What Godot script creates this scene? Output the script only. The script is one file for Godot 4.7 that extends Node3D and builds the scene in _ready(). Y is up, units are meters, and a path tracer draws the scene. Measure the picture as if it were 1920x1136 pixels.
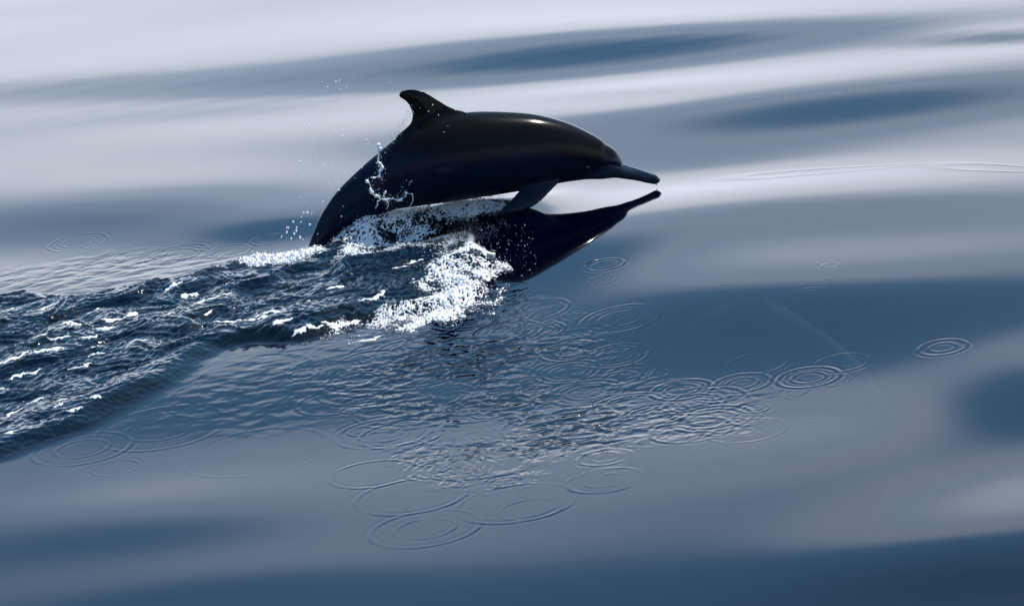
extends Node3D
# A dolphin leaping beside its own wake on an oily smooth sea, seen from the deck of a boat against a hazy sky.

var rng := RandomNumberGenerator.new()
var used := {}

# ---- the sheet of water, a height for every grid point -------------------------------------------
var gx := PackedFloat32Array()
var gz := PackedFloat32Array()
var gh := PackedFloat32Array()
var nx := 0
var nz := 0
var fine_i0 := 0
var fine_i1 := 0
var fine_j0 := 0
var fine_j1 := 0
const XS := 0.0075
const ZS := 0.0085
const X0 := -3.0
const X1 := 3.0
const Z0 := -2.7
const Z1 := 4.7

# the dolphin's frame: its origin where the tail enters the water, x along its heading
const DOL := Vector3(-0.9233, 0.0, -1.5358)
const YAW := 10.37
const SUN_EL := 52.0
const SUN_AZ := 54.0


func _ready() -> void:
	rng.seed = 4711
	# camera
	var cam := Camera3D.new()
	cam.name = "camera"
	cam.position = Vector3(0, 4.062, 14.647)
	cam.rotation_degrees = Vector3(-15.5, 0, -8.0)
	cam.fov = 10.5
	cam.near = 0.5
	cam.far = 20000.0
	add_child(cam)
	cam.current = true
	# sky
	var sm := PanoramaSkyMaterial.new()
	sm.panorama = hazy_sky(Vector3(sin(deg_to_rad(SUN_AZ)) * cos(deg_to_rad(SUN_EL)), sin(deg_to_rad(SUN_EL)), -cos(deg_to_rad(SUN_AZ)) * cos(deg_to_rad(SUN_EL))))
	var sky := Sky.new()
	sky.sky_material = sm
	var env := Environment.new()
	env.background_mode = Environment.BG_SKY
	env.sky = sky
	env.tonemap_mode = Environment.TONE_MAPPER_LINEAR
	env.tonemap_exposure = 2.1
	env.sdfgi_enabled = true
	env.ssao_enabled = true
	env.ssil_enabled = true
	var we := WorldEnvironment.new()
	we.name = "world_environment"
	we.environment = env
	add_child(we)
	# sun: high, ahead of the camera and a little to its right
	var sun := DirectionalLight3D.new()
	sun.name = "sun"
	sun.light_energy = 1.2
	sun.light_color = Color(1.0, 0.98, 0.95)
	sun.light_angular_distance = 0.6
	sun.shadow_enabled = true
	var el := deg_to_rad(SUN_EL)
	var az := deg_to_rad(SUN_AZ)
	var to_sun := Vector3(sin(az) * cos(el), sin(el), -cos(az) * cos(el))
	add_child(sun)
	sun.look_at_from_position(Vector3.ZERO, -to_sun, Vector3.UP)

	build_water()
	build_dolphin()
	build_foam()
	build_spray()


# a white bank of haze low over the whole horizon, thinning into clear blue, with soft uneven edges
func hazy_sky(to_sun: Vector3) -> ImageTexture:
	var w := 768
	var h := 384
	var im := Image.create(w, h, false, Image.FORMAT_RGBF)
	var n := FastNoiseLite.new()
	n.seed = 3
	n.frequency = 1.6
	n.fractal_octaves = 3
	for j in h:
		var e := PI * (0.5 - (j + 0.5) / h)
		var y := sin(e)
		for i in w:
			var a := TAU * (i + 0.5) / w
			var d := Vector3(sin(a) * cos(e), y, -cos(a) * cos(e))
			var c: Vector3
			if y < 0.0:
				c = Vector3(0.10, 0.15, 0.22)
			else:
				var eg := rad_to_deg(e)
				var up := smoothstep(14.0, 65.0, eg)
				c = Vector3(0.125, 0.30, 0.54).lerp(Vector3(0.04, 0.14, 0.31), up)
				var edge := eg + 3.0 * n.get_noise_3d(d.x, d.y * 5.0, d.z)
				var f := 1.0 - smoothstep(10.0, 20.0, edge)
				# haze scatters sunlight mostly forwards: it is whitest on the sun's side
				var side := 0.5 + 0.5 * Vector2(d.x, d.z).normalized().dot(Vector2(to_sun.x, to_sun.z).normalized())
				c = c.lerp(Vector3(0.89, 0.965, 1.10) * lerpf(0.30, 1.0, smoothstep(0.05, 0.85, side)), f)
				var wisp := clampf(n.get_noise_3d(d.x * 1.5 + 9.0, d.y * 4.0, d.z * 1.5) * 1.6 - 0.1, 0.0, 1.0)
				c = c.lerp(Vector3(0.60, 0.63, 0.72), 0.22 * wisp * (1.0 - f))
				var g := rad_to_deg(d.angle_to(to_sun))
				c += Vector3(1.0, 0.96, 0.88) * (0.5 * exp(-g * g / 160.0) + 0.12 * exp(-g / 22.0))
			im.set_pixel(i, j, Color(c.x, c.y, c.z))
	return ImageTexture.create_from_image(im)


# ================================================================= helpers
func numbered(called: String) -> String:
	if not used.has(called):
		used[called] = 0
		return called
	used[called] += 1
	return "%s_%03d" % [called, used[called]]


func tag(o: Node3D, label: String, category: String, group := "", kind := "") -> Node3D:
	if label != "":
		o.set_meta("label", label)
	if category != "":
		o.set_meta("category", category)
	if group != "":
		o.set_meta("group", group)
	if kind != "":
		o.set_meta("kind", kind)
	return o


func mesh_node(called: String, m: Mesh, mat: Material, parent: Node = self) -> MeshInstance3D:
	var o := MeshInstance3D.new()
	o.name = numbered(called) if parent == self else called
	o.mesh = m
	o.material_override = mat
	parent.add_child(o, true)
	return o


func lin(r: float, g: float, b: float) -> Color:
	return Color(r, g, b).linear_to_srgb()


# ================================================================= water
func poly_points(a: Array) -> PackedVector2Array:
	var p := PackedVector2Array()
	for k in range(0, a.size(), 2):
		p.append(Vector2(a[k], a[k + 1]))
	return p


func poly_sd(p: Vector2, poly: PackedVector2Array) -> float:
	# > 0 inside
	var d := 1e9
	var n := poly.size()
	var j := n - 1
	var inside := false
	for i in n:
		var a := poly[i]
		var b := poly[j]
		var e := b - a
		var w := p - a
		var t := clampf(w.dot(e) / maxf(e.length_squared(), 1e-9), 0.0, 1.0)
		d = minf(d, (w - e * t).length_squared())
		if (a.y > p.y) != (b.y > p.y) and p.x < (b.x - a.x) * (p.y - a.y) / (b.y - a.y) + a.x:
			inside = not inside
		j = i
	d = sqrt(d)
	return d if inside else -d


class Field:
	# a signed distance to a polygon, sampled on a lattice
	var x0 := 0.0
	var z0 := 0.0
	var x1 := 0.0
	var z1 := 0.0
	var s := 0.03
	var w := 0
	var h := 0
	var v := PackedFloat32Array()
	func at(x: float, z: float) -> float:
		var fx := (x - x0) / s
		var fz := (z - z0) / s
		if fx < 0.0 or fz < 0.0 or fx >= w - 1.001 or fz >= h - 1.001:
			return -1.0
		var i := int(fx)
		var j := int(fz)
		fx -= i
		fz -= j
		var k := j * w + i
		return lerpf(lerpf(v[k], v[k + 1], fx), lerpf(v[k + w], v[k + w + 1], fx), fz)


func make_field(a: Array, margin: float) -> Field:
	var poly := poly_points(a)
	var f := Field.new()
	var r := Rect2(poly[0], Vector2.ZERO)
	for p in poly:
		r = r.expand(p)
	r = r.grow(margin)
	f.x0 = r.position.x
	f.z0 = r.position.y
	f.x1 = r.end.x
	f.z1 = r.end.y
	f.w = int(r.size.x / f.s) + 2
	f.h = int(r.size.y / f.s) + 2
	f.v.resize(f.w * f.h)
	for j in f.h:
		for i in f.w:
			f.v[j * f.w + i] = poly_sd(Vector2(f.x0 + i * f.s, f.z0 + j * f.s), poly)
	return f


func wave_noise(freq: float, octaves: int, sd: int, kind := FastNoiseLite.TYPE_SIMPLEX_SMOOTH) -> FastNoiseLite:
	var n := FastNoiseLite.new()
	n.noise_type = kind
	n.seed = sd
	n.frequency = freq
	n.fractal_type = FastNoiseLite.FRACTAL_FBM if octaves > 1 else FastNoiseLite.FRACTAL_NONE
	n.fractal_octaves = octaves
	return n


# swells: centre x, z, direction of the crest, half length, half width, slope
const SWELLS := [
	[0.70, -5.50, 0.34, 1.40, 0.64, 0.088], [1.88, -3.09, 0.24, 1.20, 0.64, 0.070], [-2.24, -6.46, 0.48, 1.89, 0.40, 0.026],
	[-1.39, -5.22, 0.40, 0.80, 0.26, 0.020], [3.09, -4.22, 0.42, 0.41, 0.20, 0.050], [-1.96, -2.70, 0.47, 1.46, 0.56, 0.062],
	[-1.16, -2.00, 0.35, 0.39, 0.32, 0.050], [1.53, -1.57, 0.36, 1.31, 0.43, -0.050], [1.55, 1.09, 0.31, 1.05, 0.80, 0.062], [1.70, -0.45, 0.33, 1.10, 0.50, 0.026],
	[0.45, 0.39, 0.37, 0.56, 0.50, 0.040], [2.02, 2.43, 0.0, 0.34, 0.50, 0.055], [1.35, 2.52, 0.0, 0.66, 0.45, -0.012],
	[1.65, 3.45, 0.0, 0.40, 0.40, -0.032], [1.45, 4.30, 0.14, 0.50, 0.32, 0.070], [0.14, 3.50, 0.15, 1.10, 0.45, -0.015],
	[-1.92, 2.46, 0.16, 0.50, 0.40, 0.012], [-1.54, 2.10, 0.11, 0.55, 0.32, -0.022], [-1.48, 0.98, 0.0, 0.39, 0.48, 0.030],
	[-1.42, 3.36, 0.15, 0.60, 0.25, 0.018], [-1.42, -7.90, 0.45, 2.73, 0.73, -0.010], [0.76, -4.23, 0.40, 0.46, 0.19, 0.030],
	[2.24, -5.69, 0.44, 1.40, 0.32, -0.012], [0.25, -0.42, 0.25, 0.46, 0.66, 0.105], [-0.05, 1.00, 0.20, 0.70, 0.75, 0.066],
]
# rings left by falling drops: centre x, z, radius, strength, crests
const RINGS := [
	[1.75, 1.56, 0.10, 1.3, 2], [1.17, 1.66, 0.13, 1.6, 2], [1.33, 1.54, 0.11, 0.6, 1], [0.99, 1.38, 0.13, 0.5, 1], [0.90, 1.60, 0.12, 1.0, 2],
	[0.65, 1.57, 0.13, 1.5, 2], [0.47, 0.51, 0.18, 0.7, 2], [0.51, 0.98, 0.06, 0.6, 1], [0.22, 0.83, 0.13, 1.3, 2], [0.46, -0.35, 0.09, 1.0, 1],
	[1.46, 0.21, 0.04, 0.7, 1], [0.57, 1.31, 0.05, 0.5, 1], [0.73, 2.02, 0.17, 1.0, 3], [0.85, 2.26, 0.16, 0.4, 1], [0.79, 1.71, 0.10, 0.8, 2],
	[-0.49, 2.53, 0.22, 1.2, 1], [-0.09, 2.79, 0.23, 1.0, 1], [-0.04, 2.89, 0.12, 0.6, 1], [-0.44, 2.95, 0.21, 0.8, 2], [0.26, 2.66, 0.15, 1.0, 2],
]
const MORE_RINGS := [
	[-2.25, -2.45, 0.16, 0.8, 2], [-1.41, -1.81, 0.12, 0.8, 1], [-1.67, -1.79, 0.17, 0.6, 1], [-1.72, 1.63, 0.10, 0.5, 1], [-1.89, 1.31, 0.21, 0.7, 2],
	[-0.64, 2.17, 0.18, 0.9, 1], [-0.67, 0.97, 0.23, 1.0, 2], [-0.60, 1.62, 0.20, 0.9, 2], [0.00, -0.12, 0.06, 0.5, 1], [-2.23, -3.12, 0.09, 0.4, 1],
	[0.61, 0.78, 0.11, 0.3, 1], [-1.13, 1.67, 0.31, 0.2, 1], [-1.56, 1.17, 0.28, 0.4, 2], [0.75, 2.59, 0.12, 0.2, 1], [1.09, 2.74, 0.08, 0.2, 1],
	[-0.83, 0.65, 0.19, 0.8, 2], [-0.21, 2.22, 0.19, 0.7, 2], [0.53, 0.57, 0.08, 0.5, 1], [0.26, 1.42, 0.16, 0.9, 2], [0.53, 2.07, 0.24, 0.8, 3],
	[-1.86, -2.94, 0.05, 0.3, 1], [-1.17, 0.57, 0.26, 0.6, 3], [-1.28, 0.84, 0.28, 0.5, 3],
]
const WAKE := [-2.84, -1.57, -2.12, -1.22, -1.64, -1.19, -1.41, -1.38, -1.27, -1.46, -1.03, -1.33, -0.92, -1.37, -0.54, -1.22, -0.34, -1.15, -0.20, -1.05, -0.11, -0.75, -0.14, -0.19, -0.27, -0.08, -0.53, -0.08, -0.77, -0.01, -0.99, 0.14, -1.22, 0.03, -1.39, 0.08, -1.54, 0.39, -1.69, 0.69, -1.92, 1.01, -2.24, 1.24, -2.46, 1.36, -3.2, 1.6]
const CHOP := [-0.99, 0.14, -0.55, 0.01, -0.05, -0.10, 0.35, 0.82, 0.45, 1.36, 0.89, 1.88, 0.86, 2.22, 0.43, 2.17, 0.31, 2.45, -0.22, 2.48, -0.38, 2.35, -0.64, 1.60, -0.87, 1.19]
const RIPPLE_FAR := [-2.44, -2.00, -2.06, -2.12, -1.39, -1.69, -1.30, -1.37, -1.64, -1.24, -2.13, -1.30, -2.73, -1.62, -2.77, -1.96]
const RIPPLE_NEAR := [-1.69, 1.04, -1.31, 0.16, -0.89, 0.28, -0.78, 0.76, -0.87, 1.27, -1.14, 1.37]
const NOSE := [-0.55, 0.04, -0.41, -0.22, -0.33, -0.50, -0.28, -0.84, -0.20, -0.88, -0.13, -0.78, -0.06, -0.50, -0.10, -0.18, -0.16, 0.09, -0.31, 0.15, -0.48, 0.17]
const TRAIL := [-0.89, 0.08, -0.55, -0.20, -0.49, 0.11, -0.64, 0.30, -0.83, 0.27]
const BELLY := [-0.91, -1.19, -0.80, -1.51, -0.64, -1.75, -0.48, -1.94, -0.23, -1.88, -0.03, -1.83, 0.01, -1.62, -0.15, -1.58, -0.32, -1.51, -0.48, -1.32, -0.64, -1.20, -0.77, -1.11]
const TAILFOAM := [-1.30, -1.31, -1.22, -1.53, -1.08, -1.56, -0.96, -1.44, -0.91, -1.28, -1.02, -1.21, -1.18, -1.21]

var f_wake: Field
var f_nose: Field
var f_trail: Field
var f_belly: Field
var f_tail: Field
var swell_noise: FastNoiseLite


func swell(x: float, z: float) -> float:
	var h := 0.0
	for s in SWELLS:
		var dx: float = x - s[0]
		var dz: float = z - s[1]
		var c := cos(s[2])
		var n := sin(s[2])
		var u: float = (dx * c + dz * n) / s[3]
		var v: float = (dx * n - dz * c) / s[4]
		var q := u * u * 0.5 + v * v * 0.5
		if q < 9.0:
			h += 0.9 * s[5] * s[4] * v * exp(-q)
	h -= 0.016 * bump(x, z, 0.62, -1.86, -0.17, 0.60, 0.36)
	h += 0.006 * swell_noise.get_noise_2d(x * 0.45, z)
	var far := clampf((Vector2(x, z).length() - 14.0) / 40.0, 0.0, 1.0)
	if far > 0.0:
		h += 0.10 * far * swell_noise.get_noise_2d(x * 0.06 + 31.0, z * 0.11)
	return h


func bump(x: float, z: float, cx: float, cz: float, ang: float, su: float, sv: float) -> float:
	var dx := x - cx
	var dz := z - cz
	var u := (dx * cos(ang) + dz * sin(ang)) / su
	var v := (dx * sin(ang) - dz * cos(ang)) / sv
	return exp(-0.5 * (u * u + v * v))


func build_grid_lines() -> void:
	var step := 0.02
	var left: Array[float] = []
	var p := X0
	while p > -6000.0:
		p -= step
		step *= 1.32
		left.append(p)
	left.reverse()
	for q in left:
		gx.append(q)
	fine_i0 = gx.size()
	for i in int((X1 - X0) / XS) + 1:
		gx.append(X0 + i * XS)
	fine_i1 = gx.size() - 1
	for k in range(left.size() - 1, -1, -1):
		gx.append(-left[k] + (X1 + X0))
	var back: Array[float] = []
	step = ZS
	p = Z0
	while p > -12000.0:
		p -= step
		step = minf(step * 1.012, 0.06) if p > -13.0 else step * 1.25
		back.append(p)
	back.reverse()
	for q in back:
		gz.append(q)
	fine_j0 = gz.size()
	for j in int((Z1 - Z0) / ZS) + 1:
		gz.append(Z0 + j * ZS)
	fine_j1 = gz.size() - 1
	p = gz[fine_j1]
	step = 0.02
	while p < 200.0:
		p += step
		step *= 1.35
		gz.append(p)
	nx = gx.size()
	nz = gz.size()
	gh.resize(nx * nz)


func water_h(x: float, z: float) -> float:
	var fx := clampf((x - X0) / XS, 0.0, float(fine_i1 - fine_i0) - 0.001)
	var fz := clampf((z - Z0) / ZS, 0.0, float(fine_j1 - fine_j0) - 0.001)
	var i := int(fx)
	var j := int(fz)
	fx -= i
	fz -= j
	var k := (fine_j0 + j) * nx + fine_i0 + i
	return lerpf(lerpf(gh[k], gh[k + 1], fx), lerpf(gh[k + nx], gh[k + nx + 1], fx), fz)


func add_ring(cx: float, cz: float, r: float, amp: float, crests: int) -> void:
	var lam := 0.030 + 0.06 * r
	var w := lam * 0.75
	var a := 0.00068 * amp * lam / 0.035 * (0.75 if r > 0.18 else 1.0)
	var reach := r + 2.2 * w
	var j0 := maxi(fine_j0, fine_j0 + int((cz - reach - Z0) / ZS))
	var j1 := mini(fine_j1, fine_j0 + int((cz + reach - Z0) / ZS))
	var i0 := maxi(fine_i0, fine_i0 + int((cx - reach - X0) / XS))
	var i1 := mini(fine_i1, fine_i0 + int((cx + reach - X0) / XS))
	var k := TAU / lam
	var ph := cx * 13.0
	for j in range(j0, j1 + 1):
		var dz := gz[j] - cz
		for i in range(i0, i1 + 1):
			var dx := gx[i] - cx
			var d := sqrt(dx * dx + dz * dz)
			if d > reach:
				continue
			var h := 0.0
			var an := atan2(dz, dx)
			var wob := 0.62 + 0.25 * sin(2.0 * an + ph) + 0.20 * sin(5.0 * an + ph * 2.3)
			var q := (d - r) / w
			if absf(q) < 2.2:
				h += exp(-q * q * 1.4) * cos(k * (d - r))
			if crests > 1:
				q = (d - r * 0.55) / (w * 0.9)
				if absf(q) < 2.2:
					h += 0.75 * exp(-q * q * 1.4) * cos(k * 1.1 * (d - r * 0.55))
			if crests > 2:
				q = (d - r * 0.78) / (w * 0.9)
				if absf(q) < 2.2:
					h += 0.7 * exp(-q * q * 1.4) * cos(k * 1.1 * (d - r * 0.78))
			gh[j * nx + i] += a * wob * h


# the raised outline of a long slick
func add_slick(cx: float, cz: float, ang: float, a: float, b: float) -> void:
	for j in range(fine_j0, fine_j1 + 1):
		var dz := gz[j] - cz
		if absf(dz) > a:
			continue
		for i in range(fine_i0, fine_i1 + 1):
			var dx := gx[i] - cx
			if absf(dx) > a * 1.2:
				continue
			var u := (dx * cos(ang) + dz * sin(ang)) / a
			var v := (dx * sin(ang) - dz * cos(ang)) / (b * (0.55 + 0.45 * clampf(-u, -1.0, 1.0)) + 0.005)
			var q := (sqrt(u * u + v * v) - 1.0) * b / 0.022
			if absf(q) < 2.5:
				gh[j * nx + i] += 0.0015 * exp(-q * q) * (0.7 - 0.3 * u)


func build_water() -> void:
	build_grid_lines()
	swell_noise = wave_noise(0.28, 2, 5)
	# smooth swell: sampled sparsely over the grid and interpolated by a cubic
	var cw := 260
	var ch := 240
	var im := Image.create(cw, ch, false, Image.FORMAT_RF)
	for j in ch:
		var fj := clampf((j + 0.5) / ch * nz - 0.5, 0.0, nz - 1.001)
		var z := lerpf(gz[int(fj)], gz[int(fj) + 1], fj - int(fj))
		for i in cw:
			var fi := clampf((i + 0.5) / cw * nx - 0.5, 0.0, nx - 1.001)
			var x := lerpf(gx[int(fi)], gx[int(fi) + 1], fi - int(fi))
			im.set_pixel(i, j, Color(swell(x, z), 0, 0))
	im.resize(nx, nz, Image.INTERPOLATE_CUBIC)
	gh = im.get_data().to_float32_array()
	# wake, chop and humps
	f_wake = make_field(WAKE, 0.35)
	f_nose = make_field(NOSE, 0.25)
	f_trail = make_field(TRAIL, 0.2)
	f_belly = make_field(BELLY, 0.25)
	f_tail = make_field(TAILFOAM, 0.15)
	var f_chop := make_field(CHOP, 0.4)
	var f_rf := make_field(RIPPLE_FAR, 0.3)
	var f_rn := make_field(RIPPLE_NEAR, 0.4)
	var big := wave_noise(2.2, 2, 11)
	var mid := wave_noise(7.0, 3, 12)
	var fin := wave_noise(22.0, 2, 13)
	var warp := wave_noise(3.0, 1, 14)
	var chop := wave_noise(7.5, 2, 15)
	var chop2 := wave_noise(16.0, 2, 16)
	for j in range(fine_j0, fine_j1 + 1):
		var z := gz[j]
		for i in range(fine_i0, fine_i1 + 1):
			var x := gx[i]
			var h := 0.0
			var wsd := f_wake.at(x, z)
			if wsd > -0.2:
				wsd += 0.045 * big.get_noise_2d(x * 0.8, z * 0.8) + 0.008 * mid.get_noise_2d(x, z)
			var low := smoothstep(-0.9, -1.6, x) * smoothstep(-0.2, 0.3, z)
			var m := smoothstep(lerpf(-0.06, -0.12, low), lerpf(0.06, 0.08, low), wsd) * smoothstep(-3.0, -2.75, x)
			if m > 0.0:
				# the lower left flank of the wake is a smooth ridge, the rest is torn up
				var rough := m * smoothstep(-0.03, lerpf(0.06, 0.22, low), wsd) * lerpf(1.0, 0.8, low)
				var wx := x + 0.10 * warp.get_noise_2d(x, z)
				var wz := z + 0.10 * warp.get_noise_2d(x + 50.0, z)
				var r := 1.0 - absf(mid.get_noise_2d(wx * 0.55, wz)) * 2.2
				h += m * lerpf(0.04, 0.008, low) + m * low * 0.026 * exp(-pow((wsd - 0.08) / 0.13, 2.0)) + rough * (0.018 * big.get_noise_2d(wx * 0.5 + wz * 0.25, wz) + 0.034 * big.get_noise_2d((wx - wz) * 0.22, (wx + wz) * 0.75) + 0.007 * r + 0.0058 * fin.get_noise_2d(wx * 0.7, wz)) + m * 0.003 * fin.get_noise_2d(x, z)
			var c := smoothstep(-0.25, 0.35, f_chop.at(x, z))
			if c > 0.0:
				var wx := x + 0.04 * warp.get_noise_2d(x * 2.0, z * 2.0)
				h += c * (clampf(0.8 + 2.0 * big.get_noise_2d(x * 0.7, z * 0.7), 0.15, 1.6) * (0.0023 * chop.get_noise_2d(wx * 0.75, z * 1.15) + 0.0016 * chop2.get_noise_2d(wx * 0.8, z)))
			c = smoothstep(-0.2, 0.2, f_rf.at(x, z))
			if c > 0.0:
				h += c * 0.0024 * chop.get_noise_2d(x * 0.8 + 9.0, z)
			c = smoothstep(-0.2, 0.3, f_rn.at(x, z))
			if c > 0.0:
				h += c * 0.0021 * chop.get_noise_2d(x * 0.8 + 19.0, z)
			if x > -1.7 and x < 1.3 and z < 0.9:
				h += 0.025 * bump(x, z, -0.19, -0.66, 0.0, 0.10, 0.30)
				h += 0.085 * bump(x, z, -0.70, -1.50, -0.87, 0.17, 0.08)
				h += 0.085 * bump(x, z, -0.42, -1.64, -0.42, 0.30, 0.10)
				h += 0.034 * bump(x, z, -0.02, -1.75, -0.15, 0.26, 0.22)
			gh[j * nx + i] += h
	for r in RINGS:
		add_ring(r[0], r[1], r[2], r[3] * (1.25 if r[1] < 2.4 else 0.7), r[4])
	for r in MORE_RINGS:
		add_ring(r[0], r[1], r[2], r[3], r[4])
	var cp := poly_points(CHOP)
	var n := 0
	while n < 170:
		var p := Vector2(rng.randf_range(-1.1, 1.0), rng.randf_range(-0.1, 2.6))
		if poly_sd(p, cp) < -0.05:
			continue
		add_ring(p.x, p.y, 0.03 + 0.15 * pow(rng.randf(), 1.5), rng.randf_range(0.3, 1.2), rng.randi_range(1, 3))
		n += 1
	for k in 40:
		add_ring(rng.randf_range(-0.3, 1.5), rng.randf_range(-0.3, 2.4), rng.randf_range(0.02, 0.14), rng.randf_range(0.1, 0.35), rng.randi_range(1, 2))
	add_slick(1.73, -1.71, 0.29, 0.52, 0.11)
	add_slick(2.55, -1.15, 0.80, 0.45, 0.10)
	for k in 22:
		add_ring(rng.randf_range(-2.6, -1.2), rng.randf_range(-2.1, -1.2), rng.randf_range(0.05, 0.15), rng.randf_range(0.4, 0.9), rng.randi_range(1, 2))
	# the mesh
	var vs := PackedVector3Array()
	var ns := PackedVector3Array()
	vs.resize(nx * nz)
	ns.resize(nx * nz)
	for j in nz:
		var ja := maxi(j - 1, 0)
		var jb := mini(j + 1, nz - 1)
		var dz := gz[jb] - gz[ja]
		for i in nx:
			var ia := maxi(i - 1, 0)
			var ib := mini(i + 1, nx - 1)
			var k := j * nx + i
			vs[k] = Vector3(gx[i], gh[k], gz[j])
			ns[k] = Vector3(-(gh[j * nx + ib] - gh[j * nx + ia]) / (gx[ib] - gx[ia]), 1.0, -(gh[jb * nx + i] - gh[ja * nx + i]) / dz).normalized()
	var idx := PackedInt32Array()
	idx.resize((nx - 1) * (nz - 1) * 6)
	var t := 0
	for j in nz - 1:
		for i in nx - 1:
			var k := j * nx + i
			idx[t] = k
			idx[t + 1] = k + 1
			idx[t + 2] = k + nx
			idx[t + 3] = k + 1
			idx[t + 4] = k + nx + 1
			idx[t + 5] = k + nx
			t += 6
	# water stirred full of air is paler and greener than the clear deep
	var cs := PackedColorArray()
	cs.resize(nx * nz)
	cs.fill(Color(0.0005, 0.0030, 0.0048))
	for j in range(fine_j0, fine_j1 + 1):
		for i in range(fine_i0, fine_i1 + 1):
			var x := gx[i]
			var z := gz[j]
			if x > 0.4 or z > 1.9:
				break
			var w := smoothstep(-0.1, 0.15, maxf(f_wake.at(x, z), f_belly.at(x, z)))
			if w > 0.0:
				cs[j * nx + i] = Color(0.0005, 0.0030, 0.0048).lerp(Color(0.0014, 0.0095, 0.019), w * (0.55 + 0.6 * big.get_noise_2d(x * 1.5, z * 1.5)))
	var a := []
	a.resize(Mesh.ARRAY_MAX)
	a[Mesh.ARRAY_VERTEX] = vs
	a[Mesh.ARRAY_NORMAL] = ns
	a[Mesh.ARRAY_COLOR] = cs
	a[Mesh.ARRAY_INDEX] = idx
	var m := ArrayMesh.new()
	m.add_surface_from_arrays(Mesh.PRIMITIVE_TRIANGLES, a)
	var mat := StandardMaterial3D.new()
	mat.vertex_color_use_as_albedo = true
	mat.transparency = BaseMaterial3D.TRANSPARENCY_ALPHA
	mat.albedo_color = Color(1, 1, 1, 0.82)
	mat.roughness = 0.03
	mat.metallic_specular = 0.354
	tag(mesh_node("sea_water", m, mat), "smooth dark blue sea with long oily swells, drop rings and a churned wake", "sea", "", "structure")
	var pm := PlaneMesh.new()
	pm.size = Vector2(24000, 24000)
	var dm := StandardMaterial3D.new()
	dm.albedo_color = lin(0.0005, 0.0030, 0.0048)
	dm.roughness = 1.0
	dm.metallic_specular = 0.0
	var deep := mesh_node("seabed", pm, dm)
	deep.position.y = -30.0
	tag(deep, "dark depth of the sea below the surface", "seabed", "", "structure")


# ================================================================= dolphin
# stations along the spine: x, y, tilt of the section, half height
const SPINE := [
	[-0.085, -0.36, -98.0, 0.022], [-0.085, -0.22, -92.0, 0.027], [-0.062, -0.10, -81.0, 0.034],
	[-0.0249, -0.0094, -71.8, 0.0429], [0.0233, 0.0434, -66.0, 0.0614], [0.0893, 0.1054, -55.8, 0.0862], [0.1497, 0.1480, -48.0, 0.1046],
	[0.2127, 0.1901, -42.2, 0.1183], [0.2864, 0.2296, -32.8, 0.1286], [0.3693, 0.2659, -20.7, 0.1463], [0.4551, 0.2933, -13.7, 0.1718],
	[0.5388, 0.3155, -10.1, 0.1954], [0.6667, 0.3352, -6.0, 0.2190], [0.8187, 0.3367, -1.2, 0.2236], [0.9511, 0.3245, 4.3, 0.2158],
	[1.1025, 0.3047, 7.8, 0.2006], [1.1754, 0.2929, 10.8, 0.1882], [1.2465, 0.2772, 14.7, 0.1722], [1.3212, 0.2559, 18.1, 0.1546],
	[1.3791, 0.2348, 21.2, 0.1371], [1.4528, 0.2031, 27.8, 0.1136], [1.4922, 0.1789, 30.5, 0.0957], [1.5342, 0.1533, 30.4, 0.0722],
	[1.5685, 0.1324, 25.9, 0.0535], [1.5919, 0.1153, 23.8, 0.0415], [1.6226, 0.0998, 23.0, 0.0360], [1.6753, 0.0773, 20.2, 0.0310],
	[1.7264, 0.0529, 16.0, 0.0282], [1.7670, 0.0348, 15.0, 0.0255], [1.7800, 0.0290, 13.7, 0.0215], [1.7890, 0.0265, 12.0, 0.0130],
]
const FIN := [0.8138, 0.5576, 0.7749, 0.5868, 0.7278, 0.6258, 0.68, 0.6687, 0.642, 0.7001, 0.6016, 0.7192, 0.5588, 0.728, 0.5277, 0.7225, 0.5139, 0.7097, 0.5142, 0.6945, 0.5373, 0.6752, 0.5556, 0.6497, 0.5653, 0.6217, 0.5652, 0.5829, 0.5546, 0.5487, 0.5287, 0.5229, 0.4889, 0.4967, 0.5889, 0.4228, 0.7611, 0.4612]
const FLIPPER := [1.24, -0.06, 1.2507, 0.025, 1.1874, 0.0685, 1.1404, 0.1023, 1.0899, 0.1269, 1.0198, 0.1435, 0.955, 0.143, 0.915, 0.128, 0.9388, 0.0987, 0.9846, 0.0733, 1.0221, 0.0463, 1.0541, 0.0186, 1.06, -0.06]
const FLUKE := [0.0, -0.03, 0.05, -0.14, 0.14, -0.27, 0.19, -0.30, 0.18, -0.22, 0.14, -0.10, 0.115, 0.0, 0.14, 0.10, 0.18, 0.22, 0.19, 0.30, 0.14, 0.27, 0.05, 0.14, 0.0, 0.03, -0.05, 0.02, -0.05, -0.02]


func width_ratio(x: float) -> float:
	if x < 0.1:
		return 0.62
	if x < 0.7:
		return lerpf(0.62, 0.84, smoothstep(0.1, 0.7, x))
	if x < 1.5:
		return 0.84
	return lerpf(0.84, 1.25, smoothstep(1.5, 1.62, x))


func smin(a: float, b: float, k: float) -> float:
	var h := clampf(0.5 + 0.5 * (b - a) / k, 0.0, 1.0)
	return lerpf(b, a, h) - k * h * (1.0 - h)


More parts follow.
